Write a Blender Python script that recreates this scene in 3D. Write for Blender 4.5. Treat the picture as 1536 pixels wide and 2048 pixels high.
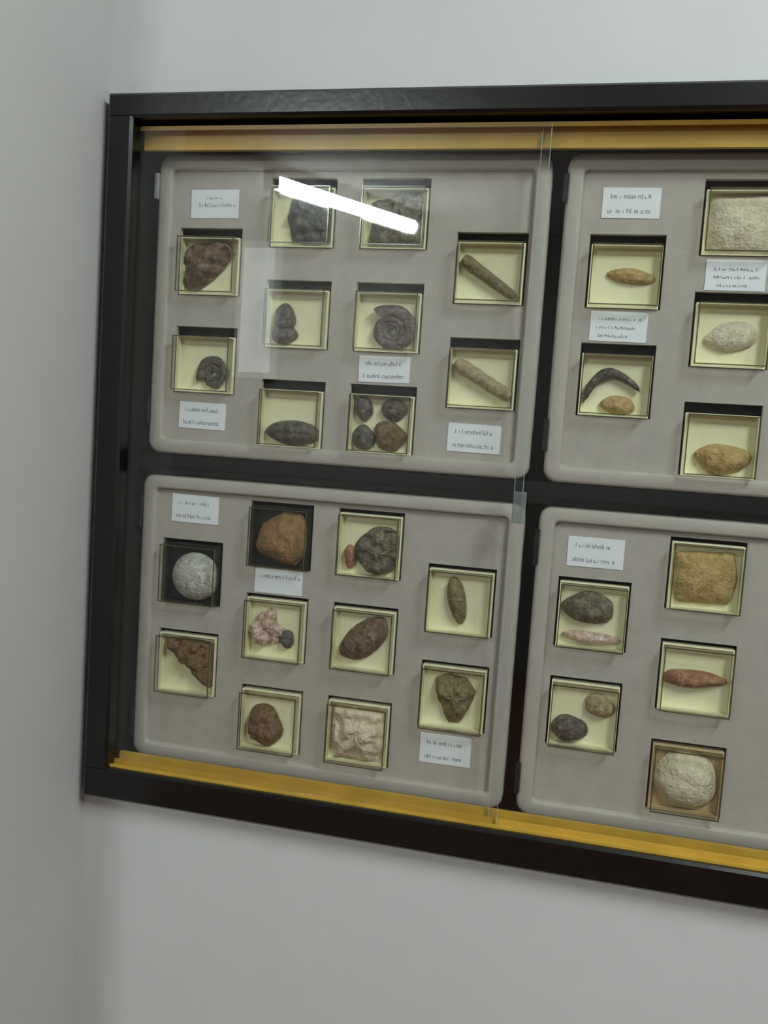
import bpy, bmesh, math, random
from mathutils import Vector, Matrix, noise

for _o in list(bpy.data.objects):
    bpy.data.objects.remove(_o)
scene = bpy.context.scene
COL = scene.collection
H = 1.45                       # eye level above the floor; heights below are given from eye level

# ------------------------------------------------------------------ camera
cam_d = bpy.data.cameras.new('camera')
cam = bpy.data.objects.new('camera', cam_d)
COL.objects.link(cam)
cam_d.sensor_fit = 'VERTICAL'
cam_d.sensor_height = 24.0
cam_d.lens = 24.0 * 1750.0 / 2048.0
cam_d.clip_start = 0.01
RIGHT = Vector((0.97316375, 0.22038425, 0.066205))
UP = Vector((-0.08355756, 0.07036057, 0.99401586))
BACK = Vector((0.21440722, -0.97287213, 0.08688712))
cam.matrix_world = Matrix(((RIGHT.x, UP.x, BACK.x, 0.0), (RIGHT.y, UP.y, BACK.y, -0.95),
                           (RIGHT.z, UP.z, BACK.z, H), (0, 0, 0, 1)))
scene.camera = cam

# ------------------------------------------------------------------ world, exposure
w = bpy.data.worlds.new('world')
scene.world = w
w.use_nodes = True
w.node_tree.nodes['Background'].inputs[0].default_value = (0.75, 0.82, 0.85, 1)
w.node_tree.nodes['Background'].inputs[1].default_value = 0.02
vs = scene.view_settings
vs.view_transform = 'Standard'
vs.look = 'None'
vs.gamma = 1.0
vs.use_curve_mapping = False
vs.exposure = 2.2
cy = scene.cycles
cy.use_light_tree = False
cy.max_bounces = 5
cy.diffuse_bounces = 3
cy.glossy_bounces = 2
cy.transmission_bounces = 2
cy.transparent_max_bounces = 14
cy.caustics_reflective = False
cy.caustics_refractive = False
cy.sample_clamp_indirect = 4.0
LAMP_POWER = 29.5              # emission strength of the fluorescent tubes


# ------------------------------------------------------------------ helpers
def lin(r, g, b):
    f = lambda c: (c / 255 / 12.92) if c / 255 <= 0.04045 else ((c / 255 + 0.055) / 1.055) ** 2.4
    return (f(r), f(g), f(b), 1.0)


def new_mat(name):
    m = bpy.data.materials.new(name)
    m.use_nodes = True
    nt = m.node_tree
    return m, nt, nt.nodes, nt.links, nt.nodes['Principled BSDF']


def surf(name, rgb, rough=0.6, var=0.06, scale=60.0, bump=0.0, bump_scale=300.0, metallic=0.0, rgb2=None, spec=0.5, coat=0.0):
    """a procedural surface: two close tones broken up by noise, fine bump"""
    m, nt, N, L, p = new_mat(name)
    c1 = lin(*rgb)
    c2 = lin(*rgb2) if rgb2 else tuple(c * (1 - var) for c in c1[:3]) + (1,)
    tc = N.new('ShaderNodeTexCoord')
    nz = N.new('ShaderNodeTexNoise')
    nz.inputs['Scale'].default_value = scale
    nz.inputs['Detail'].default_value = 2
    L.new(tc.outputs['Object'], nz.inputs['Vector'])
    rp = N.new('ShaderNodeValToRGB')
    rp.color_ramp.elements[0].position = 0.35
    rp.color_ramp.elements[1].position = 0.65
    rp.color_ramp.elements[0].color = c1
    rp.color_ramp.elements[1].color = c2
    L.new(nz.outputs['Fac'], rp.inputs['Fac'])
    L.new(rp.outputs['Color'], p.inputs['Base Color'])
    p.inputs['Roughness'].default_value = rough
    p.inputs['Metallic'].default_value = metallic
    p.inputs['Specular IOR Level'].default_value = spec
    p.inputs['Coat Weight'].default_value = coat
    if bump > 0:
        n2 = N.new('ShaderNodeTexNoise')
        n2.inputs['Scale'].default_value = bump_scale
        n2.inputs['Detail'].default_value = 1
        L.new(tc.outputs['Object'], n2.inputs['Vector'])
        b = N.new('ShaderNodeBump')
        b.inputs['Strength'].default_value = bump
        b.inputs['Distance'].default_value = 0.002
        L.new(n2.outputs['Fac'], b.inputs['Height'])
        L.new(b.outputs['Normal'], p.inputs['Normal'])
    return m


def clear(name, tint, rough=0.0, ior=1.45, body=None, body_fac=0.0):
    """clear sheet: see-through plus the mirror reflection of its surface"""
    m = bpy.data.materials.new(name)
    m.use_nodes = True
    N, L = m.node_tree.nodes, m.node_tree.links
    N.clear()
    out = N.new('ShaderNodeOutputMaterial')
    tr = N.new('ShaderNodeBsdfTransparent')
    tr.inputs[0].default_value = tint
    gl = N.new('ShaderNodeBsdfGlossy')
    gl.inputs['Roughness'].default_value = rough
    geo = N.new('ShaderNodeNewGeometry')
    mx = N.new('ShaderNodeMix')
    mx.inputs['A'].default_value = ior
    mx.inputs['B'].default_value = 1.0 / ior
    L.new(geo.outputs['Backfacing'], mx.inputs['Factor'])
    fr = N.new('ShaderNodeFresnel')
    L.new(mx.outputs['Result'], fr.inputs['IOR'])
    mix = N.new('ShaderNodeMixShader')
    L.new(fr.outputs['Fac'], mix.inputs['Fac'])
    src = tr
    if body:
        df = N.new('ShaderNodeBsdfDiffuse')
        df.inputs[0].default_value = body
        m2 = N.new('ShaderNodeMixShader')
        m2.inputs['Fac'].default_value = body_fac
        L.new(tr.outputs[0], m2.inputs[1])
        L.new(df.outputs[0], m2.inputs[2])
        src = m2
    L.new(src.outputs[0], mix.inputs[1])
    L.new(gl.outputs[0], mix.inputs[2])
    L.new(mix.outputs[0], out.inputs[0])
    return m


M = {}
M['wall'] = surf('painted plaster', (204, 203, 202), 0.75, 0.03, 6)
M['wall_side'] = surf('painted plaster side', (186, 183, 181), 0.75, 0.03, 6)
M['wall_rear'] = surf('taupe paint', (142, 138, 133), 0.8, 0.04, 6)
M['ceiling'] = surf('ceiling paint', (235, 236, 234), 0.85, 0.03, 4)
M['floor'] = surf('red brown floor tile', (122, 80, 68), 0.6, 0.15, 5)
M['black'] = surf('black lacquered wood', (14, 14, 14), 0.24, 0.25, 30, 0.06, 120, spec=0.5)
M['black_inner'] = surf('matt black interior', (9, 9, 9), 0.6, 0.2, 40, spec=0.3)
M['track'] = surf('golden ochre track', (204, 162, 62), 0.38, 0.14, 25, 0.05, 90)
M['tray'] = surf('grey tray plastic', (184, 175, 165), 0.55, 0.05, 35, 0.10, 500)
M['panel'] = surf('grey tray board', (183, 174, 164), 0.75, 0.07, 45, 0.25, 700)
M['gap_shade'] = surf('charcoal foam', (44, 43, 41), 0.95, 0.25, 90, 0.4, 500)  # shade of the gaps around the boxes, put into a dark colour
M['cream'] = surf('cream card', (250, 244, 206), 0.8, 0.05, 50, 0.1, 400)
M['tan_card'] = surf('tan card', (205, 180, 140), 0.8, 0.08, 50, 0.1, 400)
M['black_card'] = surf('black card', (32, 31, 33), 0.7, 0.2, 50, 0.1, 400)
M['paper'] = surf('white paper', (238, 239, 242), 0.8, 0.02, 80)
M['ink'] = surf('grey ink', (96, 97, 104), 0.8, 0.2, 600)
M['glass'] = clear('window glass', (0.972, 0.978, 0.974, 1), 0.0, 1.5)
M['glass_edge'] = surf('polished glass edge', (190, 212, 203), 0.12, 0.06, 40, spec=0.8)
M['lid'] = clear('clear plastic lid', (0.985, 0.985, 0.97, 1), 0.02, 1.35)
M['lid_side'] = clear('clear plastic lid wall', (0.95, 0.945, 0.89, 1), 0.08, 1.45, lin(190, 182, 130), 0.06)
M['lid_edge'] = clear('clear plastic lid edge', (0.55, 0.54, 0.46, 1), 0.12, 1.5, lin(120, 114, 84), 0.35)
M['acrylic'] = clear('clear acrylic', (0.85, 0.88, 0.87, 1), 0.06, 1.6, lin(180, 186, 186), 0.15)
M['latch'] = surf('black latch plastic', (30, 31, 32), 0.25, 0.1, 60)
M['latch_glint'] = surf('glint toned latch plastic', (150, 152, 152), 0.3, 0.1, 60)  # paler copy of the latch plastic, a glint put into its colour
M['enamel'] = surf('white enamel', (236, 238, 238), 0.35, 0.03, 10)
tube, nt, N, L, p = new_mat('lit fluorescent tube')
p.inputs['Base Color'].default_value = (1, 1, 1, 1)
p.inputs['Emission Color'].default_value = (0.885, 1.0, 0.985, 1)
p.inputs['Emission Strength'].default_value = LAMP_POWER
M['tube'] = tube


def link(o, parent=None):
    COL.objects.link(o)
    if parent:
        o.parent = parent
    return o


def tag(o, label=None, cat=None, group=None, kind=None):
    for k, v in (('label', label), ('category', cat), ('group', group), ('kind', kind)):
        if v:
            o[k] = v
    return o


def mesh_obj(name, V, F, mats, parent=None, loc=None, fmat=None, smooth=False):
    """V are heights-from-eye-level coordinates; the object's origin goes to loc (or the parent's place)"""
    org = Vector(loc) if loc is not None else (Vector(parent['_at']) if parent else Vector((0, 0, 0)))
    me = bpy.data.meshes.new(name)
    me.from_pydata([tuple(Vector(v) - org) for v in V], [], F)
    for m in (mats if isinstance(mats, (list, tuple)) else [mats]):
        me.materials.append(m)
    if fmat:
        for q, i in zip(me.polygons, fmat):
            q.material_index = i
    if smooth:
        for q in me.polygons:
            q.use_smooth = True
    me.validate()
    me.update()
    o = bpy.data.objects.new(name, me)
    if parent is None:
        o.location = org + Vector((0, 0, H))
    o['_at'] = list(org)
    return link(o, parent)


def empty(name, at):
    o = bpy.data.objects.new(name, None)
    o.empty_display_size = 0.02
    o.location = Vector(at) + Vector((0, 0, H))
    o['_at'] = list(at)
    return link(o)


class MB:
    """collects boxes and other shapes into one mesh"""

    def __init__(s):
        s.V, s.F, s.I = [], [], []

    def box(s, x0, x1, y0, y1, z0, z1, mi=0):
        b = len(s.V)
        s.V += [(x, y, z) for x in (x0, x1) for y in (y0, y1) for z in (z0, z1)]
        for f in ((0, 1, 3, 2), (4, 6, 7, 5), (0, 4, 5, 1), (2, 3, 7, 6), (0, 2, 6, 4), (1, 5, 7, 3)):
            s.F.append(tuple(b + i for i in f))
            s.I.append(mi)
        return s

    def cbox(s, x0, x1, y0, y1, z0, z1, c, mi=0):
        """box with chamfered front edges (front is -y)"""
        b = len(s.V)
        s.V += [(x0, y1, z0), (x1, y1, z0), (x1, y1, z1), (x0, y1, z1),
                (x0, y0 + c, z0), (x1, y0 + c, z0), (x1, y0 + c, z1), (x0, y0 + c, z1),
                (x0 + c, y0, z0 + c), (x1 - c, y0, z0 + c), (x1 - c, y0, z1 - c), (x0 + c, y0, z1 - c)]
        fs = [(0, 3, 2, 1), (8, 9, 10, 11)]
        for a in (0, 4):
            for i in range(4):
                j = (i + 1) % 4
                fs.append((a + i, a + j, a + 4 + j, a + 4 + i))
        for f in fs:
            s.F.append(tuple(b + i for i in f))
            s.I.append(mi)
        return s

    def cyl(s, a, d, r0, r1=None, n=12, mi=0):
        a, d = Vector(a), Vector(d)
        r1 = r0 if r1 is None else r1
        ax = (d - a).normalized()
        u = ax.orthogonal().normalized()
        v = ax.cross(u)
        b = len(s.V)
        for c, r in ((a, r0), (d, r1)):
            for k in range(n):
                t = 2 * math.pi * k / n
                s.V.append(tuple(c + (u * math.cos(t) + v * math.sin(t)) * r))
        for k in range(n):
            s.F.append((b + k, b + (k + 1) % n, b + n + (k + 1) % n, b + n + k))
            s.I.append(mi)
        s.F.append(tuple(b + k for k in reversed(range(n))))
        s.F.append(tuple(b + n + k for k in range(n)))
        s.I += [mi, mi]
        return s

    def build(s, name, mats, parent=None, loc=None, smooth=False):
        return mesh_obj(name, s.V, s.F, mats, parent, loc, s.I, smooth)


# ------------------------------------------------------------------ the room
CX0, CX1, CZ0, CZ1 = -0.557, 0.462, -0.4595, 0.366      # outer edges of the display case frame
XC = -0.567                                            # corner with the side wall
FZ, TZ = -1.45, 1.28
m = MB()
m.box(XC, CX0 + 0.01, 0, 0.14, FZ, TZ)
m.box(CX1 - 0.01, 3.2, 0, 0.14, FZ, TZ)
m.box(CX0 + 0.01, CX1 - 0.01, 0, 0.14, CZ1 - 0.01, TZ)
m.box(CX0 + 0.01, CX1 - 0.01, 0, 0.14, FZ, CZ0 + 0.01)
tag(m.build('wall_back', M['wall'], loc=(0, 0, FZ)), 'white painted wall around the black display case', kind='structure')
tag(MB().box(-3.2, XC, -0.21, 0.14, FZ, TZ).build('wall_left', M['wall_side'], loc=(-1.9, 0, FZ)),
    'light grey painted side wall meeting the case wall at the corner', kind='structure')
tag(MB().box(-3.3, -3.2, -4.7, 0.14, FZ, TZ).build('wall_far_left', M['wall'], loc=(-3.2, -2, FZ)), kind='structure')
tag(MB().box(3.2, 3.3, -4.7, 0.14, FZ, TZ).build('wall_right', M['wall'], loc=(3.2, -2, FZ)), kind='structure')
tag(MB().box(-3.3, 3.3, -4.7, -4.6, FZ, TZ).build('wall_rear', M['wall_rear'], loc=(0, -4.6, FZ)), kind='structure')
tag(MB().box(-3.3, 3.3, -4.7, 0.14, FZ - 0.1, FZ).build('floor', M['floor'], loc=(0, -2, FZ)), kind='structure')
tag(MB().box(-3.3, 3.3, -4.7, 0.14, TZ, TZ + 0.1).build('ceiling', M['ceiling'], loc=(0, -2, TZ)), kind='structure')


# added window in the rear wall, glowing to put a pale band in the glass
day, nt, N, L, p = new_mat('added glowing pane')
p.inputs['Base Color'].default_value = (0.8, 0.85, 0.88, 1)
p.inputs['Roughness'].default_value = 0.1
p.inputs['Emission Color'].default_value = (0.92, 0.98, 1.0, 1)
p.inputs['Emission Strength'].default_value = 0.35
win = empty('added_window', (-2.16, -4.6, 0.33))
tag(win, 'added glowing window behind the viewer, unseen, for a pale reflection in the glass', kind='structure')
MB().box(-2.27, -2.05, -4.6, -4.585, 0.36, 1.17).build('pane', day, win)
fr = MB()
fr.box(-2.31, -2.27, -4.6, -4.57, 0.32, 1.21)
fr.box(-2.05, -2.01, -4.6, -4.57, 0.32, 1.21)
fr.box(-2.27, -2.05, -4.6, -4.57, 1.17, 1.21)
fr.box(-2.27, -2.05, -4.6, -4.57, 0.32, 0.36)
fr.build('added_frame', M['enamel'], win)


def ceiling_lamp(ax, ay, bx, by, label):
    """a bare batten: white housing under the ceiling, lit tube below it, sockets at both ends"""
    a, b = Vector((ax, ay, 0)), Vector((bx, by, 0))
    mid = (a + b) / 2
    d = (b - a).normalized()
    nrm = Vector((-d.y, d.x, 0))
    root = empty('ceiling_lamp', (mid.x, mid.y, TZ))

    def obox(mb, p0, p1, hw, z0, z1):
        i = len(mb.V)
        mb.box(0, 1, 0, 1, 0, 1)
        for k in range(i, i + 8):
            x, y, z = mb.V[k]
            q = (p0 if x == 0 else p1) + nrm * (hw if y else -hw)
            mb.V[k] = (q.x, q.y, z1 if z else z0)
    hb = MB()
    obox(hb, a, b, 0.045, TZ - 0.055, TZ)
    hb.build('housing', M['enamel'], root)
    for q, s in ((a, 1), (b, -1)):
        e = MB()
        obox(e, q, q + d * (0.025 * s), 0.046, TZ - 0.115, TZ - 0.055)
        e.build('end_cap', M['enamel'], root)
    z = TZ - 0.088
    t = MB()
    p0, p1 = a + d * 0.026, b - d * 0.026
    prof = [(-0.044, TZ - 0.056), (-0.040, TZ - 0.082), (-0.026, TZ - 0.104), (0.0, TZ - 0.112), (0.026, TZ - 0.104), (0.040, TZ - 0.082), (0.044, TZ - 0.056)]
    for q in (p0, p1):
        t.V += [(q.x + nrm.x * o_, q.y + nrm.y * o_, zz) for o_, zz in prof]
    k = len(prof)
    t.F = [(i, (i + 1) % k, k + (i + 1) % k, k + i) for i in range(k)] + [tuple(range(k)), tuple(range(2 * k - 1, k - 1, -1))]
    t.I = [0] * len(t.F)
    t.build('diffuser', M['tube'], root, smooth=False)
    tag(root, label, 'lamp', 'fluorescent ceiling lamps')


ceiling_lamp(-1.60, -3.22, -1.05, -4.10, 'lit fluorescent tube whose streak shows in the left glass pane')
ceiling_lamp(0.95, -0.75, 0.95, -1.75, 'added fluorescent lamp on the ceiling to the right, unseen, lighting the wall')  # added lamp out of view, brightening the upper wall and trays

# ------------------------------------------------------------------ the display case
FY = -0.02                     # front of the black frame
JX = -0.526                    # inner face of the left jamb
case = empty('display_case', (CX0, 0.0, CZ0))
tag(case, 'black framed wall display case with golden sliding tracks', 'display case')
FT, FB, FR = 0.339, -0.421, CX1 - 0.031
MB().cbox(CX0, CX1, FY, 0.0005, FT, CZ1, 0.003).build('top_rail', M['black'], case)
MB().cbox(CX0, CX1, FY, 0.0005, CZ0, FB, 0.003).build('bottom_rail', M['black'], case)
MB().cbox(CX0, JX, FY + 0.0003, 0.0005, FB - 0.004, FT + 0.004, 0.003).build('stile', M['black'], case)
MB().cbox(FR, CX1, FY + 0.0003, 0.0005, FB - 0.004, FT + 0.004, 0.003).build('stile', M['black'], case)
BY = 0.085
MB().box(CX0 + 0.011, JX, 0.0005, BY, FB - 0.016, FT + 0.008).build('side_panel', M['black_inner'], case)
MB().box(FR, CX1 - 0.011, 0.0005, BY, FB - 0.016, FT + 0.008).build('side_panel', M['black_inner'], case)
MB().box(JX, FR, 0.0005, BY, FT, FT + 0.008).build('top_panel', M['black_inner'], case)
MB().box(JX, FR, 0.0005, BY, FB - 0.016, FB - 0.0005).build('bottom_panel', M['black_inner'], case)
MB().box(CX0 + 0.011, CX1 - 0.011, BY, BY + 0.01, FB - 0.016, FT + 0.008).build('back_panel', M['black_inner'], case)


def track(name, up):
    """twin groove sliding track: base with a front lip, a middle rib and a taller back lip"""
    mb = MB()
    if up:      # lower track, lips pointing up
        mb.box(JX, FR, -0.012, 0.016, FB - 0.0005, FB + 0.0005)
        for y0, y1, h in ((-0.0125, -0.0095, 0.0030), (-0.0020, 0.0015, 0.0060), (0.0105, 0.0165, 0.0105)):
            mb.box(JX, FR, y0, y1, FB, FB + h)
    else:
        mb.box(JX, FR, -0.001, 0.016, FT - 0.004, FT)
        for y0, y1, h in ((-0.0010, 0.0015, 0.0085), (0.0105, 0.0165, 0.027)):
            mb.box(JX, FR, y0, y1, FT - h, FT)
    mb.build(name, M['track'], case)


track('lower_track', True)
track('upper_track', False)
# shelf between the two tiers, with a fine double bead along its front
sh = MB().cbox(JX, FR, 0.034, BY, -0.0640, -0.0395, 0.001).build('shelf', M['black_inner'], case)
MB().cbox(JX, FR, 0.030, 0.034, -0.0640, -0.0555, 0.0012).build('shelf_bead', M['black'], sh)['label'] = 'thin black bead along the shelf front'

# ------------------------------------------------------------------ sliding glass
PZ0, PZ1 = FB + 0.0015, FT - 0.008


def glass_pane(x0, x1, yc, label, clip_x=None):
    root = empty('glass_pane', ((x0 + x1) / 2, yc, PZ0))
    y0, y1 = yc - 0.0016, yc + 0.0016
    V = [(x0, y0, PZ0), (x1, y0, PZ0), (x1, y0, PZ1), (x0, y0, PZ1), (x0, y1, PZ0), (x1, y1, PZ0), (x1, y1, PZ1), (x0, y1, PZ1)]
    mesh_obj('glass_sheet', V, [(0, 1, 2, 3), (5, 4, 7, 6), (0, 4, 5, 1), (3, 2, 6, 7)], M['glass'], root)
    for x, s in (((x1, -1),) if clip_x else ((x0, 1),)):
        MB().box(min(x, x + s * 0.0006), max(x, x + s * 0.0006), y0, y1, PZ0, PZ1).build('polished_edge', M['glass_edge'], root)
    if clip_x:
        c = MB()
        c.cbox(clip_x - 0.010, clip_x + 0.004, y0 - 0.003, y0, -0.084, -0.050, 0.0012)
        c.cbox(clip_x - 0.010, clip_x + 0.004, y1, y1 + 0.003, -0.084, -0.050, 0.001)
        c.build('finger_grip', M['acrylic'], root)['label'] = 'clear plastic grip on the pane edge'
    tag(root, label, 'glass pane', 'sliding glass panes')


glass_pane(JX + 0.002, -0.0575, -0.0058, 'clear sliding glass pane over the left trays, its edge at the centre gap', -0.0575)
glass_pane(-0.068, FR - 0.002, 0.0060, 'clear sliding glass pane over the right hand trays')

# ------------------------------------------------------------------ grey trays with square openings
PY = 0.040                     # front face of the tray boards
BK = 0.058                     # dark sheet at the back of the openings, standing for shade
HW = 0.0395                    # half the width of an opening


def rounded_rect(x0, x1, z0, z1, r, n=6):
    pts = []
    for cx, cz, a0 in ((x1 - r, z1 - r, 0), (x0 + r, z1 - r, 90), (x0 + r, z0 + r, 180), (x1 - r, z0 + r, 270)):
        for k in range(n + 1):
            a = math.radians(a0 + 90 * k / n)
            pts.append((cx + r * math.cos(a), cz + r * math.sin(a)))
    return pts


def tray(x0, x1, z0, z1, cols, label, latches, rim_w=0.0185):
    """cols: list of (x centre, [z centres])"""
    root = empty('specimen_tray', ((x0 + x1) / 2, PY, z0))
    tag(root, label, 'tray', 'grey specimen trays')
    prof = [(0.0, BK + 0.004), (0.0, 0.037), (0.0012, 0.0345), (0.004, 0.033), (0.0150, 0.033), (0.0170, 0.0337), (rim_w, PY + 0.001), (rim_w, PY + 0.004)]
    V, F = [], []
    for ins, y in prof:
        pts = rounded_rect(x0 + ins, x1 - ins, z0 + ins, z1 - ins, max(0.016 - ins * 0.6, 0.003))
        V += [(px, y, pz) for px, pz in pts]
    n = len(pts)
    for i in range(len(prof) - 1):
        for k in range(n):
            F.append((i * n + k, i * n + (k + 1) % n, (i + 1) * n + (k + 1) % n, (i + 1) * n + k))
    mesh_obj('rim', V, F, M['tray'], root, smooth=True)
    # board with real openings, built as upright strips
    mb = MB()
    ix0, ix1, iz0, iz1 = x0 + rim_w - 0.001, x1 - rim_w + 0.001, z0 + rim_w - 0.001, z1 - rim_w + 0.001
    cur = ix0
    for cx, zs in cols:
        if cx - HW > cur:
            mb.box(cur, cx - HW, PY, PY + 0.007, iz0, iz1)
        zc = iz0
        for z in sorted(zs):
            if z - HW > zc:
                mb.box(cx - HW, cx + HW, PY, PY + 0.007, zc, z - HW)
            zc = z + HW
        if zc < iz1:
            mb.box(cx - HW, cx + HW, PY, PY + 0.007, zc, iz1)
        cur = cx + HW
    mb.box(cur, ix1, PY, PY + 0.007, iz0, iz1)
    mb.build('board', M['panel'], root)
    MB().box(x0 + 0.003, x1 - 0.003, BK, BK + 0.004, z0 + 0.003, z1 - 0.003).build('shade_back', M['gap_shade'], root)['label'] = 'charcoal sheet behind the openings, its dark tone standing for shade'
    for side, za, zb, mt in latches:
        xa = x0 if side < 0 else x1
        l = MB()
        if side < 0:
            l.cbox(xa - 0.0035, xa + 0.002, 0.029, 0.050, za, zb, 0.001)
        else:
            l.cbox(xa - 0.002, xa + 0.005, 0.029, 0.050, za, zb, 0.001)
        l.build('latch', M[mt], root)
    return root


U1, U2, U3 = 0.250, 0.134, 0.018        # upper trays: rows of the inner columns
V1, V2 = 0.192, 0.076                   # rows of the outer columns
L1, L2, L3 = -0.1275, -0.2397, -0.353
W1, W2 = -0.1825, -0.2958
XU = (-0.4505, -0.3375, -0.2285, -0.116)
XL = (-0.4550, -0.3425, -0.2325, -0.122)
XR = (0.029, 0.142)
ZU0, ZU1, ZL0, ZL1 = -0.0392, 0.3150, -0.4205, -0.0645
tray(-0.518, -0.0560, ZU0, ZU1, [(XU[0], [V1, V2]), (XU[1], [U1, U2, U3]), (XU[2], [U1, U2, U3]), (XU[3], [V1, V2])],
     'grey plastic tray at upper left, ten cream specimen boxes set into it', [(-1, 0.262, 0.292, 'latch_glint'), (-1, -0.005, 0.03, 'latch')])
tray(-0.0400, 0.4150, ZU0, ZU1, [(XR[0], [V1, V2]), (XR[1], [U1, U2, U3])],
     'grey plastic tray at upper right, running out of the picture', [(-1, 0.262, 0.292, 'latch'), (-1, -0.005, 0.03, 'latch')])
tray(-0.522, -0.0560, ZL0, ZL1, [(XL[0], [W1, W2]), (XL[1], [L1, L2, L3]), (XL[2], [L1, L2, L3]), (XL[3], [W1, W2])],
     'grey plastic tray at lower left, with two black lined specimen boxes', [(-1, -0.132, -0.092, 'latch'), (-1, -0.395, -0.36, 'latch')])
tray(-0.0400, 0.4150, ZL0, ZL1, [(XR[0] - 0.003, [W1, W2]), (XR[1] - 0.001, [L1, L2, L3])],
     'grey plastic tray at lower right, running out of the picture', [(-1, -0.132, -0.092, 'latch'), (-1, -0.395, -0.36, 'latch')])

# ------------------------------------------------------------------ specimen boxes
FLOOR_Y = 0.0500               # inside bottom of a box, where the specimens are glued
LIDF = 0.0240                  # front of the clear lid


def make_box(cx, cz, upper, lining, label):
    gap = 0.0115 if upper else 0.0050
    x0, x1 = cx - 0.0372, cx + 0.0372
    z0, z1 = cz - HW + 0.0006, cz + HW - gap
    root = empty('specimen_box', (cx, FLOOR_Y, z0))
    tag(root, label, 'specimen box', 'small lidded specimen boxes in the trays')
    t = 0.0014
    b = MB()
    b.box(x0, x1, FLOOR_Y, FLOOR_Y + 0.0015, z0, z1)
    b.box(x0, x0 + t, PY - 0.002, FLOOR_Y, z0, z1)
    b.box(x1 - t, x1, PY - 0.002, FLOOR_Y, z0, z1)
    b.box(x0 + t, x1 - t, PY - 0.002, FLOOR_Y, z0, z0 + t)
    b.box(x0 + t, x1 - t, PY - 0.002, FLOOR_Y, z1 - t, z1)
    b.build('base', M[lining], root)
    a = 0.0005
    X0, X1, Z0, Z1, Y0, Y1 = x0 + t + a, x1 - t - a, z0 + t + a, z1 - t - a, LIDF, PY + 0.001
    V = [(X0, Y0, Z0), (X1, Y0, Z0), (X1, Y0, Z1), (X0, Y0, Z1), (X0, Y1, Z0), (X1, Y1, Z0), (X1, Y1, Z1), (X0, Y1, Z1)]
    F = [(0, 1, 2, 3), (0, 4, 5, 1), (1, 5, 6, 2), (2, 6, 7, 3), (3, 7, 4, 0)]
    lid = mesh_obj('lid', V, F, [M['lid'], M['lid_side']], root, fmat=[0, 1, 1, 1, 1])
    e = 0.0006
    g = MB()
    for z in (Z0, Z1):
        g.box(X0 - e, X1 + e, Y0 - e, Y0 + e, z - e, z + e)
    for x in (X0, X1):
        g.box(x - e, x + e, Y0 - e, Y0 + e, Z0, Z1)
    g.build('lid_edge', M['lid_edge'], lid)
    return z0 + t, z1 - t


# ------------------------------------------------------------------ specimens
def rock_mat(name, c1, c2, c3=None, scale=140, rough=0.75, bump=0.6):
    m, nt, N, L, p = new_mat(name)
    tc = N.new('ShaderNodeTexCoord')
    nz = N.new('ShaderNodeTexNoise')
    nz.inputs['Scale'].default_value = scale
    nz.inputs['Detail'].default_value = 4
    nz.inputs['Roughness'].default_value = 0.65
    nz.inputs['Distortion'].default_value = 0.6
    L.new(tc.outputs['Object'], nz.inputs['Vector'])
    rp = N.new('ShaderNodeValToRGB')
    e = rp.color_ramp.elements
    e[0].position, e[1].position = 0.36, 0.62
    e[0].color, e[1].color = lin(*c1), lin(*c2)
    if c3:
        q = e.new(0.70)
        q.color = lin(*c3)
    L.new(nz.outputs['Fac'], rp.inputs['Fac'])
    L.new(rp.outputs['Color'], p.inputs['Base Color'])
    vo = N.new('ShaderNodeTexVoronoi')
    vo.inputs['Scale'].default_value = scale * 2.2
    L.new(tc.outputs['Object'], vo.inputs['Vector'])
    ad = N.new('ShaderNodeMath')
    ad.operation = 'ADD'
    L.new(nz.outputs['Fac'], ad.inputs[0])
    L.new(vo.outputs['Distance'], ad.inputs[1])
    b = N.new('ShaderNodeBump')
    b.inputs['Strength'].default_value = bump
    b.inputs['Distance'].default_value = 0.0015
    L.new(ad.outputs[0], b.inputs['Height'])
    L.new(b.outputs['Normal'], p.inputs['Normal'])
    p.inputs['Roughness'].default_value = rough
    return m


R_ = dict(
    brown=rock_mat('brown stone', (96, 74, 60), (142, 116, 96), (168, 146, 120)),
    dark=rock_mat('dark grey fossil', (66, 60, 55), (112, 103, 94), (140, 129, 115), rough=0.5),
    plum=rock_mat('purplish grey fossil', (68, 58, 57), (118, 104, 99), (144, 128, 117), rough=0.5),
    slate=rock_mat('slate grey stone', (78, 77, 77), (118, 115, 112)),
    tan=rock_mat('tan fossil', (150, 132, 104), (190, 172, 138), (212, 196, 160)),
    pale=rock_mat('pale stone', (206, 192, 168), (232, 220, 198), (240, 232, 214)),
    white=rock_mat('chalky white fossil', (166, 162, 154), (214, 210, 202), (228, 226, 220)),
    orange=rock_mat('orange brown stone', (130, 98, 62), (168, 130, 86), (148, 120, 98)),
    rust=rock_mat('rusty brown stone', (98, 76, 54), (142, 114, 84), (126, 112, 96)),
    pink=rock_mat('pink crystal', (178, 142, 128), (224, 198, 184), (236, 220, 210), rough=0.35),
    mixed=rock_mat('speckled ore', (84, 80, 68), (138, 127, 104), (176, 159, 124)),
    olive=rock_mat('olive brown fossil', (108, 96, 70), (150, 135, 100), (166, 152, 116)),
    rose=rock_mat('rose white stone', (216, 192, 170), (240, 222, 204), (226, 190, 156)),
    red=rock_mat('reddish stone', (140, 98, 72), (172, 128, 98), (186, 152, 122)),
    ochre=rock_mat('ochre stone', (170, 138, 84), (200, 172, 118), (178, 150, 120)),
)


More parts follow.
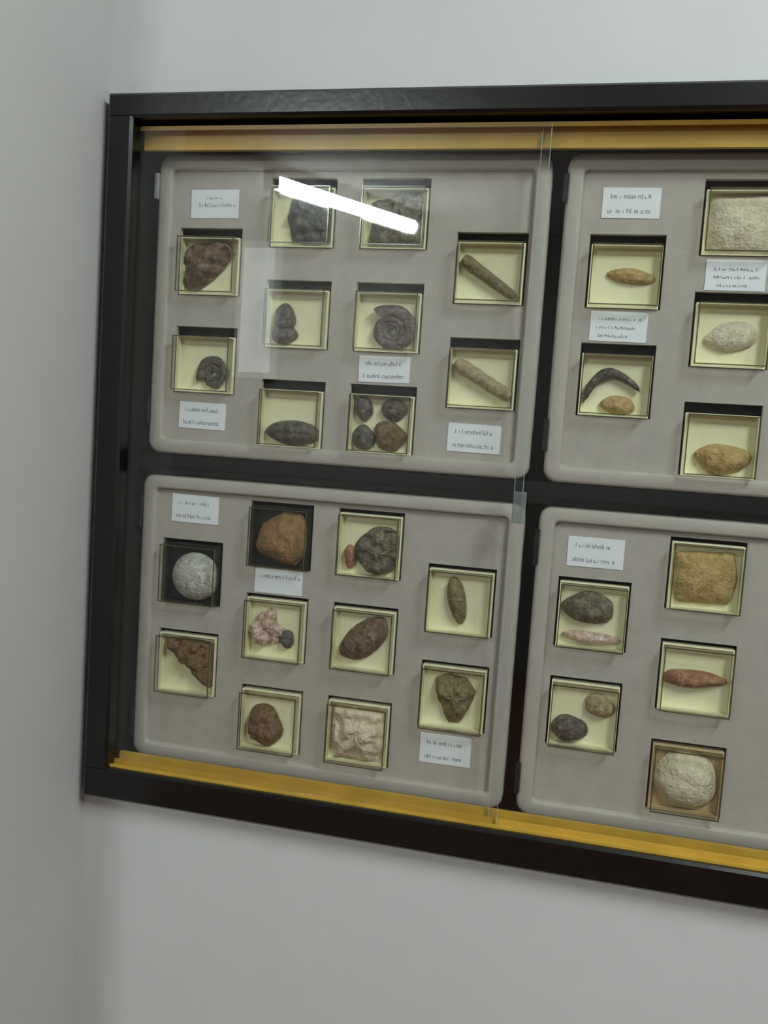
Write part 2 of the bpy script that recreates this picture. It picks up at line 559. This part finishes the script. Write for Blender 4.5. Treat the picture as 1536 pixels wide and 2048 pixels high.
def ellipse(rx, ry, rot=0.0, n=20, wob=0.08, seed=0):
    rnd = random.Random(seed)
    ph = [rnd.uniform(0, 6.28) for _ in range(3)]
    out = []
    for k in range(n):
        t = 2 * math.pi * k / n
        s = 1 + wob * (0.6 * math.sin(2 * t + ph[0]) + 0.5 * math.sin(3 * t + ph[1]) + 0.35 * math.sin(5 * t + ph[2]))
        x, y = rx * s * math.cos(t), ry * s * math.sin(t)
        c, d = math.cos(math.radians(rot)), math.sin(math.radians(rot))
        out.append((x * c - y * d, x * d + y * c))
    return out


def ray_poly(poly, c, a):
    dx, dy = math.cos(a), math.sin(a)
    best = 0.0
    n = len(poly)
    for i in range(n):
        (x1, y1), (x2, y2) = poly[i], poly[(i + 1) % n]
        x1 -= c[0]; x2 -= c[0]; y1 -= c[1]; y2 -= c[1]
        ex, ey = x2 - x1, y2 - y1
        den = dx * ey - dy * ex
        if abs(den) < 1e-9:
            continue
        t = (x1 * ey - y1 * ex) / den
        u = (x1 * dy - y1 * dx) / den
        if t > 0 and -1e-6 <= u <= 1 + 1e-6:
            best = max(best, t)
    return best


def place(V, F, name, mat, cx, cz, label, cat, smooth=True, group=None):
    """V: local metres (x right, y depth towards the viewer negative, z up), set back onto the box floor"""
    yb = max(v[1] for v in V)
    zb = min(v[2] for v in V)
    xm = sum(v[0] for v in V) / len(V)
    W = [(cx + x, FLOOR_Y + (y - yb), cz + z) for x, y, z in V]
    o = mesh_obj(name, W, F, mat, None, (cx + xm, FLOOR_Y, cz + zb), None, smooth)
    return tag(o, label, cat, group)


def stone_shape(poly, thick, power=2.6, rough=0.10, seed=0, seg=56, rings=11, ridge=0.0, facet=0.0):
    """a stone with the given outline (mm), domed towards the viewer, lying on its flat back"""
    n = len(poly)
    c = (sum(p[0] for p in poly) / n, sum(p[1] for p in poly) / n)
    off = Vector((seed * 3.7 + 11.3, seed * 1.9, seed * 7.1))
    V, F = [(c[0], -thick, c[1])], []
    for r in range(1, rings + 1):
        q = r / rings
        for k in range(seg):
            a = 2 * math.pi * k / seg
            R = ray_poly(poly, c, a)
            s = math.sin(q * math.pi / 2)
            h = thick * max(0.0, 1 - s ** power) ** 0.75
            V.append((c[0] + R * s * math.cos(a), -h, c[1] + R * s * math.sin(a)))
    for r in range(rings + 1):
        pass
    Vn = []
    for i, (x, y, z) in enumerate(V):
        p = Vector((x, y, z)) * 0.09 + off
        nv = noise.fractal(p, 0.9, 2.1, 4) * rough * thick
        if facet:
            nv += (noise.cell(Vector((x, z, seed * 5.0)) * 0.14) - 0.5) * facet * thick
        if ridge:
            nv += math.sin(z * ridge) * 0.05 * thick
        edge = 1.0 if i < 1 + seg * (rings - 1) else 0.25
        y2 = min(0.0, y - nv * edge) if y < -1e-6 else y
        k = 1 + 0.02 * noise.noise(p * 2.5)
        Vn.append(((c[0] + (x - c[0]) * k) * 0.001, y2 * 0.001, (c[1] + (z - c[1]) * k) * 0.001))
    for k in range(seg):
        F.append((0, 1 + (k + 1) % seg, 1 + k))
    for r in range(rings - 1):
        b0, b1 = 1 + r * seg, 1 + (r + 1) * seg
        for k in range(seg):
            j = (k + 1) % seg
            F.append((b0 + k, b0 + j, b1 + j, b1 + k))
    # skirt and back
    b1 = 1 + (rings - 1) * seg
    bb = len(Vn)
    for k in range(seg):
        x, y, z = Vn[b1 + k]
        Vn.append((c[0] * 0.001 + (x - c[0] * 0.001) * 0.94, 0.0025, c[1] * 0.001 + (z - c[1] * 0.001) * 0.94))
    for k in range(seg):
        j = (k + 1) % seg
        F.append((b1 + k, b1 + j, bb + j, bb + k))
    F.append(tuple(bb + k for k in range(seg)))
    return Vn, F


def ammonite_shape(r, turns=2.6, squash=1.0, ribs=30, rot=0.0, flip=1):
    """coiled ribbed shell seen from its side"""
    V, F = [], []
    steps, sec = int(turns * 40), 10
    b = 0.085
    tot = turns * 2 * math.pi
    for i in range(steps + 1):
        th = tot * i / steps
        R = r * 0.74 * math.exp(b * (th - tot))
        t = R * 0.35
        rib = 1 + 0.09 * math.sin(ribs * th / (2 * math.pi) * 1.0)
        a = th * flip + math.radians(rot)
        ux, uz = math.cos(a), math.sin(a) * squash
        for k in range(sec):
            f = 2 * math.pi * k / sec
            rr = t * rib
            V.append((ux * (R + rr * math.cos(f)), rr * 0.85 * math.sin(f), uz * (R + rr * math.cos(f))))
    for i in range(steps):
        for k in range(sec):
            j = (k + 1) % sec
            F.append((i * sec + k, i * sec + j, (i + 1) * sec + j, (i + 1) * sec + k))
    F.append(tuple(range(sec)))
    F.append(tuple(steps * sec + k for k in reversed(range(sec))))
    return [(x * 0.001, y * 0.001, z * 0.001) for x, y, z in V], F


def rod_shape(p0, p1, r0, r1, seed=0, rings=14, seg=12, bend=0.0, segm=0.0):
    """a belemnite or stem like rod"""
    a, d = Vector((p0[0], 0, p0[1])), Vector((p1[0], 0, p1[1]))
    ax = (d - a).normalized()
    u = Vector((0, 1, 0))
    v = ax.cross(u)
    V, F = [], []
    for i in range(rings + 1):
        q = i / rings
        r = r0 + (r1 - r0) * q
        if q < 0.06:
            r *= 0.75
        if q > 0.97:
            r *= 0.6
        r *= 1 + segm * math.sin(q * 60) + 0.05 * noise.noise(Vector((q * 6, seed, 0)))
        c = a + (d - a) * q + v * bend * math.sin(q * math.pi)
        for k in range(seg):
            t = 2 * math.pi * k / seg
            V.append(tuple((c + (u * math.cos(t) + v * math.sin(t)) * r) * 0.001))
    for i in range(rings):
        for k in range(seg):
            j = (k + 1) % seg
            F.append((i * seg + k, i * seg + j, (i + 1) * seg + j, (i + 1) * seg + k))
    F.append(tuple(range(seg)))
    F.append(tuple(rings * seg + k for k in reversed(range(seg))))
    return V, F


def crystal_shape(spots, seed=0):
    """a little clump of pointed six sided crystals; spots: (x, z, radius, length) in mm"""
    rnd = random.Random(seed)
    V, F = [], []
    for x, z, r, h in spots:
        dx, dz = rnd.uniform(-0.4, 0.4), rnd.uniform(-0.4, 0.4)
        b = len(V)
        for q, s in ((0, 1.0), (0.7, 0.9)):
            for k in range(6):
                a = k * math.pi / 3 + x
                V.append((x + dx * h * q + r * s * math.cos(a), -h * q, z + dz * h * q + r * s * math.sin(a)))
        V.append((x + dx * h, -h, z + dz * h))
        for k in range(6):
            j = (k + 1) % 6
            F.append((b + k, b + j, b + 6 + j, b + 6 + k))
            F.append((b + 6 + k, b + 6 + j, b + 12))
        F.append(tuple(b + k for k in reversed(range(6))))
    return [(x * 0.001, y * 0.001, z * 0.001) for x, y, z in V], F


def shift(S, dx, dz):
    V, F = S
    return [(x + dx * 0.001, y, z + dz * 0.001) for x, y, z in V], F


def urchin_shape(r, thick):
    """domed sea urchin test with five double rows of knobs"""
    V, F = [(0, -thick, 0)], []
    seg, rings = 80, 16
    for q in range(1, rings + 1):
        s = math.sin(q / rings * math.pi / 2)
        h = thick * max(0, 1 - s ** 2.4) ** 0.8
        for k in range(seg):
            a = 2 * math.pi * k / seg
            kn = 0.9 * max(0, math.sin(20 * a)) * max(0, math.sin(q * 2.2)) * (1 if q < rings else 0)
            V.append((r * s * math.cos(a), -h - kn, r * s * math.sin(a) * 0.96))
    for k in range(seg):
        F.append((0, 1 + (k + 1) % seg, 1 + k))
    for q in range(rings - 1):
        for k in range(seg):
            j = (k + 1) % seg
            F.append((1 + q * seg + k, 1 + q * seg + j, 1 + (q + 1) * seg + j, 1 + (q + 1) * seg + k))
    b1 = 1 + (rings - 1) * seg
    bb = len(V)
    V += [(x * 0.9, 4.0, z * 0.9) for x, y, z in V[b1:b1 + seg]]
    for k in range(seg):
        j = (k + 1) % seg
        F.append((b1 + k, b1 + j, bb + j, bb + k))
    F.append(tuple(bb + k for k in range(seg)))
    return [(x * 0.001, y * 0.001, z * 0.001) for x, y, z in V], F


def S(poly, t, **k):
    return stone_shape(poly, t, **k)


# each entry: box centre, tray tier, lining, box label, [(shape, name, material, label, category)]
CELLS = [
    # upper left tray
    (XU[0], V1, 1, 'cream', 'cream lined box holding the knobbly brown chunk, under the upper left label',
     [(S([(-33, 20), (-20, 26), (0, 28), (16, 26), (20, 15), (10, 0), (-4, -13), (-20, -24), (-33, -22)], 17, rough=0.35, seed=1, facet=0.35),
       'fossil_chunk', 'brown', 'knobbly brown fossil chunk with a slanted lower edge', 'fossil')]),
    (XU[0], V2, 1, 'cream', 'cream lined box with one small dark coiled shell, below the knobbly chunk',
     [(shift(ammonite_shape(20, 3.0, 1.12, 34, 200), 8, -9), 'ammonite', 'dark', 'small dark coiled ammonite in the lower box of the first column', 'fossil')]),
    (XU[1], U1, 1, 'cream', 'cream lined box behind the left end of the lamp reflection',
     [(S([(-14, 20), (8, 25), (26, 20), (29, -26), (8, -31), (-12, -27), (-18, 0)], 14, rough=0.15, seed=2, facet=0.3),
       'stone_fragment', 'slate', 'upright slate grey stone fragment behind the lamp reflection', 'stone')]),
    (XU[1], U2, 1, 'cream', 'cream lined box with two dark pebble fossils one above the other',
     [(S(ellipse(11, 16, 8, seed=3), 11, rough=0.2, seed=3), 'pebble_fossil', 'plum', 'oval dark fossil above a squarish one in the same box', 'fossil', (-15, 1)),
      (S(ellipse(13, 11, 0, wob=0.14, seed=4), 10, rough=0.2, seed=4), 'pebble_fossil', 'plum', 'squarish dark fossil below an oval one in the same box', 'fossil', (-15, -26))]),
    (XU[1], U3, 1, 'cream', 'cream lined box with a long dark shell lying along its bottom',
     [(S(ellipse(32, 12.5, 0, wob=0.03, seed=5), 16, rough=0.08, seed=5, ridge=0.9), 'shell_fossil', 'dark', 'long dark lens shaped shell lying along the box bottom', 'fossil', (-1, -24))]),
    (XU[2], U1, 1, 'cream', 'cream lined box behind the right end of the lamp reflection',
     [(S([(-24, 12), (4, 20), (27, 22), (32, -12), (30, -31), (-26, -32), (-22, -10)], 15, rough=0.25, seed=6, facet=0.3),
       'stone_fragment', 'mixed', 'brownish grey stone filling the box beside the lamp reflection', 'stone')]),
    (XU[2], U2, 1, 'cream', 'cream lined box with one large coiled shell, above a white label',
     [(shift(ammonite_shape(30, 3.2, 0.9, 40, 60), 4, -9), 'ammonite', 'plum', 'large purplish grey coiled ammonite, biggest coil in the case', 'fossil')]),
    (XU[2], U3, 1, 'cream', 'cream lined box holding four separate dark fossils',
     [(S(ellipse(9, 13, 12, seed=7), 10, rough=0.15, seed=7), 'small_fossil', 'plum', 'egg shaped dark fossil, upper left of four in one box', 'fossil', (-24, 17)),
      (S(ellipse(13, 11.5, 0, wob=0.04, seed=8), 11, rough=0.12, seed=8), 'small_fossil', 'plum', 'round dark fossil, upper right of four in one box', 'fossil', (11, 18)),
      (S(ellipse(11.5, 13, 0, seed=9), 11, rough=0.2, seed=9), 'small_fossil', 'dark', 'dark lumpy fossil, lower left of four in one box', 'fossil', (-21, -23)),
      (S(ellipse(16, 16, 30, wob=0.12, seed=10), 13, rough=0.2, seed=10), 'small_fossil', 'rust', 'largest and brownest of four fossils in one box', 'fossil', (8, -21))]),
    (XU[3], V1, 1, 'cream', 'cream lined box with a dark slanting rod, upper of two at the centre gap',
     [(rod_shape((-28, 14), (24, -21), 6.5, 4.5, seed=1), 'belemnite', 'olive', 'dark olive rod fossil slanting down to the right', 'fossil')]),
    (XU[3], V2, 1, 'cream', 'cream lined box with a paler slanting rod, lower of two at the centre gap',
     [(rod_shape((-28, 15), (28, -16), 7.0, 6.0, seed=2, segm=0.06), 'stem_fossil', 'tan', 'pale tan rod fossil slanting, above the two line label', 'fossil')]),
    # upper right tray
    (XR[0], V1, 1, 'cream', 'cream lined box with a faint thin shell, right of the centre gap',
     [(S(ellipse(22, 7, -4, seed=11), 7, rough=0.1, seed=11, ridge=1.2), 'shell_fossil', 'ochre', 'thin pale ochre shell in the upper right tray', 'fossil', (6, 2))]),
    (XR[0], V2, 1, 'cream', 'cream lined box with an arched grey fossil over a yellowish pebble',
     [(rod_shape((-31, -14), (20, -2), 6, 4, seed=3, bend=20, rings=22), 'arched_fossil', 'dark', 'arched dark grey fossil curving over a pebble', 'fossil'),
      (S(ellipse(16, 9, 0, seed=12), 9, rough=0.15, seed=12), 'pebble', 'ochre', 'yellowish pebble under the arched grey fossil', 'stone', (4, -22))]),
    (XR[1], U1, 1, 'cream', 'box filled by a pale plate, top of the right hand column',
     [(S([(-30, 24), (28, 27), (32, -10), (28, -31), (-28, -30), (-33, -4)], 12, rough=0.12, seed=13), 'stone_plate', 'pale', 'pale flat stone plate nearly filling the top right box', 'stone')]),
    (XR[1], U2, 1, 'cream', 'cream lined box with a faint flat fossil, under the right hand label',
     [(S(ellipse(22, 14, 6, seed=14), 9, rough=0.12, seed=14), 'flat_fossil', 'pale', 'flat pale fossil in the middle box of the right hand column', 'fossil', (2, 0))]),
    (XR[1], U3, 1, 'cream', 'cream lined box with an orange brown stone, above the black shelf at right',
     [(S(ellipse(25, 14, -6, wob=0.12, seed=15), 13, rough=0.2, seed=15), 'stone', 'ochre', 'ochre stone low in its box just above the shelf', 'stone', (4, -15))]),
    # lower left tray
    (XL[0], W1, 0, 'black_card', 'black lined box with a white dome in it',
     [(shift(urchin_shape(27, 18), 4, -6), 'sea_urchin', 'white', 'white domed sea urchin fossil on black lining', 'fossil')]),
    (XL[0], W2, 0, 'cream', 'cream lined box with a brown wedge, lowest in the first column',
     [(S([(-27, 25), (8, 28), (29, 24), (32, 0), (30, -26), (20, -22), (-3, -3), (-24, 13)], 17, rough=0.22, seed=16, facet=0.3),
       'stone_wedge', 'rust', 'brown wedge shaped stone slanting across the lowest left box', 'stone')]),
    (XL[1], L1, 0, 'black_card', 'black lined box with an orange stone in it',
     [(S([(-28, -14), (-21, 9), (3, 24), (22, 23), (32, 6), (31, -15), (18, -33), (4, -31), (-9, -26), (-22, -23)], 18, rough=0.12, seed=17),
       'triangular_stone', 'orange', 'orange brown rounded triangular stone on black lining', 'stone')]),
    (XL[1], L2, 0, 'cream', 'cream lined box with pink crystals and a grey pebble',
     [(crystal_shape([(-25, 0, 9, 15), (-14, 6, 8, 14), (-18, -9, 10, 16), (-8, -3, 9, 13), (-29, -8, 6, 10), (-14, 14, 7, 9), (-22, 11, 6, 9), (-6, -12, 6, 9)], 4),
       'crystal_cluster', 'pink', 'pink crystal cluster beside a grey pebble', 'crystal'),
      (S(ellipse(8, 9.5, 0, seed=19), 9, rough=0.15, seed=19), 'pebble', 'slate', 'small grey pebble beside the pink crystals', 'stone', (11, -10))]),
    (XL[1], L3, 0, 'cream', 'cream lined box with a round rusty stone, lowest in the second column',
     [(S(ellipse(20, 22, 30, wob=0.1, seed=20), 17, rough=0.25, seed=20), 'round_stone', 'rust', 'round rusty brown stone low in the box above the golden track', 'stone', (-8, -11))]),
    (XL[2], L1, 0, 'cream', 'cream lined box with speckled grey ore in its right half',
     [(S(ellipse(22, 27, -10, wob=0.12, seed=21), 17, rough=0.3, seed=21, facet=0.3), 'ore_specimen', 'mixed', 'speckled grey brown ore with a pink chip beside it', 'mineral', (10, -5)),
      (S(ellipse(7, 12, 10, wob=0.15, seed=22), 9, rough=0.25, seed=22), 'stone_chip', 'red', 'small pink chip left of the speckled ore', 'mineral', (-21, -13))]),
    (XL[2], L2, 0, 'cream', 'cream lined box with an oblong stone slanting upwards',
     [(S(ellipse(31, 16.5, 40, wob=0.06, seed=23), 18, rough=0.12, seed=23), 'oblong_stone', 'brown', 'smooth oblong brown stone slanting up to the right', 'stone', (-1, 0))]),
    (XL[2], L3, 0, 'cream', 'box filled by a rosy white chunk, beside the round rusty stone',
     [(S([(-29, 24), (4, 27), (28, 22), (31, -8), (24, -30), (-26, -31), (-31, -4)], 18, rough=0.28, seed=24, facet=0.25),
       'quartz_chunk', 'rose', 'rosy white quartz chunk filling its box', 'mineral')]),
    (XL[3], W1, 0, 'cream', 'cream lined box with a narrow upright fossil, lower left tray by the gap',
     [(S(ellipse(9, 25, 12, wob=0.05, seed=25), 11, rough=0.15, seed=25, ridge=1.6), 'narrow_fossil', 'olive', 'narrow upright olive brown fossil', 'fossil', (-4, 1))]),
    (XL[3], W2, 0, 'cream', 'cream lined box with a petal shaped fossil, just above a label by the gap',
     [(S([(-20, 18), (-6, 24), (12, 21), (22, 8), (17, -8), (8, -26), (-4, -27), (-11, -12), (-19, 4)], 14, rough=0.3, seed=26, facet=0.2),
       'petal_fossil', 'olive', 'petal shaped brown fossil narrowing downwards', 'fossil')]),
    # lower right tray
    (XR[0] - 0.003, W1, 0, 'cream', 'cream lined box with a grey stone over a pink strip, right of the gap',
     [(S(ellipse(26, 15, 4, wob=0.1, seed=27), 14, rough=0.22, seed=27), 'grey_stone', 'mixed', 'grey brown stone above a pinkish strip', 'stone', (-5, 7)),
      (S(ellipse(28, 6.5, -2, wob=0.08, seed=28), 8, rough=0.15, seed=28), 'stone_strip', 'pink', 'pinkish stone strip below the grey brown stone', 'stone', (0, -22))]),
    (XR[0] - 0.003, W2, 0, 'cream', 'cream lined box with a dark pebble low and a brown one high',
     [(S(ellipse(18, 13, 10, wob=0.1, seed=29), 13, rough=0.2, seed=29), 'dark_pebble', 'dark', 'dark grey pebble low in the box by the centre gap', 'stone', (-13, -18)),
      (S(ellipse(15, 11, -10, wob=0.1, seed=30), 11, rough=0.2, seed=30), 'brown_pebble', 'tan', 'tan pebble above the dark grey pebble', 'stone', (15, 10))]),
    (XR[1] - 0.001, L1, 0, 'cream', 'box with a broad ochre slab, just under the shelf at right',
     [(S([(-28, 22), (24, 25), (29, 0), (24, -24), (-24, -26), (-30, -4)], 11, rough=0.15, seed=31), 'stone_slab', 'ochre', 'broad ochre slab in the box under the shelf at right', 'stone')]),
    (XR[1] - 0.001, L2, 0, 'cream', 'cream lined box with a red stone lying across it',
     [(S(ellipse(29, 9, 0, wob=0.12, seed=32), 12, rough=0.2, seed=32), 'red_stone', 'red', 'reddish stone lying across the middle of its box', 'stone', (3, -1))]),
    (XR[1] - 0.001, L3, 0, 'tan_card', 'tan lined box with a big pale round stone, lowest at right',
     [(S(ellipse(31, 30, 0, wob=0.04, seed=33), 19, rough=0.10, seed=33), 'round_stone', 'pale', 'big pale round stone in the lowest right box', 'stone', (2, -1))]),
]
for cx, cz, upper, lining, blabel, items in CELLS:
    zlo, zhi = make_box(cx, cz, upper, lining, blabel)
    zc = (zlo + zhi) / 2
    for it in items:
        shp, nm, mt, lb, cat = it[:5]
        if len(it) > 5:
            shp = shift(shp, *it[5])
        V, F = shp
        sx = min(1.16, 0.069 / (max(v[0] for v in V) - min(v[0] for v in V)))
        sz = min(1.16, (zhi - zlo - 0.003) / (max(v[2] for v in V) - min(v[2] for v in V)))
        sy = min(1.0, 0.0235 / (max(v[1] for v in V) - min(v[1] for v in V)))
        V = [(x * sx, y * sy, z * sz) for x, y, z in V]
        # keep every specimen inside its own box
        lo, hi = min(v[2] for v in V) + zc, max(v[2] for v in V) + zc
        dz = max(0.0, zlo + 0.0012 - lo) - max(0.0, hi - (zhi - 0.0012))
        xl, xr = min(v[0] for v in V), max(v[0] for v in V)
        dx = max(0.0, -0.0345 - xl) - max(0.0, xr - 0.0345)
        V = [(x + dx, y, z + dz) for x, y, z in V]
        place(V, F, nm, R_[mt], cx, zc, lb, cat, smooth=(nm != 'crystal_cluster'))


# ------------------------------------------------------------------ label cards
def label_card(cx, cz, wd, ht, rot, lines, label, seed):
    """white card with rows of print too small to read: short strokes and loops of letter height"""
    rnd = random.Random(seed)
    root = empty('label_card', (cx, PY, cz - ht / 2))
    tag(root, label, 'label', 'white labels in the trays')
    c, s = math.cos(math.radians(rot)), math.sin(math.radians(rot))
    rotp = lambda x, z: (cx + x * c - z * s, cz + x * s + z * c)
    mb = MB().box(-wd / 2, wd / 2, PY - 0.0008, PY, -ht / 2, ht / 2)
    mb.V = [(rotp(x, z)[0], y, rotp(x, z)[1]) for x, y, z in mb.V]
    mb.build('card', M['paper'], root)
    for rz, xa, xb, th in lines:
        t = MB()
        x = xa * wd
        while x < xb * wd:
            wl = rnd.uniform(0.0018, 0.0032)
            hh = th * rnd.choice((0.62, 0.62, 0.68, 1.0))
            z = rz * ht
            y0, y1 = PY - 0.00095, PY - 0.00075
            k = rnd.random()
            st = 0.00055
            t.box(x, x + st, y0, y1, z, z + hh)
            if k < 0.7:
                t.box(x + st, x + wl - st, y0, y1, z + th * (0.55 if k < 0.4 else 0.0), z + th * (0.55 if k < 0.4 else 0.0) + st)
            if k < 0.55:
                t.box(x + wl - st, x + wl, y0, y1, z, z + th * 0.62)
            x += wl + 0.0009
            if rnd.random() < 0.10:
                x += 0.0016
        t.V = [(rotp(x, z)[0], y, rotp(x, z)[1]) for x, y, z in t.V]
        t.build('print_line', M['ink'], root)


T2 = [(0.14, -0.36, 0.32, 0.0050), (-0.34, -0.40, 0.34, 0.0052)]
CARDS = [
    (-0.4474, 0.2591, 0.060, 0.033, 0, [(0.17, -0.16, 0.18, 0.0026), (-0.10, -0.32, 0.42, 0.0050)], 'white label above the knobbly brown chunk, upper left tray'),
    (-0.4507, 0.0092, 0.060, 0.032, 0, T2, 'white label in the bottom left corner of the upper left tray'),
    (-0.2290, 0.0755, 0.060, 0.030, 0, T2, 'white label between the large coiled shell and the four fossils'),
    (-0.1200, 0.0034, 0.060, 0.032, 0, T2, 'white label under the pale slanting rod'),
    (-0.4540, -0.1047, 0.061, 0.034, 0, T2, 'white label above the white dome, top of the lower left tray'),
    (-0.3419, -0.1835, 0.060, 0.029, 0, [(0.14, -0.36, 0.42, 0.0048)], 'white label with a single line under the orange stone'),
    (-0.1264, -0.3600, 0.060, 0.035, 0, T2, 'white label under the petal shaped fossil'),
    (0.0290, 0.2640, 0.060, 0.032, 0, T2, 'white label at the top of the upper right tray'),
    (0.0270, 0.1335, 0.060, 0.032, 0, [(0.2, -0.34, 0.36, 0.0032), (-0.08, -0.38, 0.3, 0.0032), (-0.36, -0.34, 0.2, 0.0032)], 'white label between the thin shell and the arched fossil'),
    (0.1410, 0.1910, 0.060, 0.032, 0, [(0.14, -0.36, 0.38, 0.0034), (-0.12, -0.36, 0.36, 0.0034), (-0.38, -0.3, 0.2, 0.003)], 'white label cut near the right edge, under the pale plate'),
    (0.0240, -0.1135, 0.061, 0.033, 0, T2, 'white label at the top of the lower right tray'),
]
for i, (x, z, wd, ht, r, ln, lb) in enumerate(CARDS):
    label_card(x, z, wd, ht, random.Random(i).uniform(-0.8, 0.8), ln, lb, 100 + i)

for o in bpy.data.objects:
    if '_at' in o:
        del o['_at']
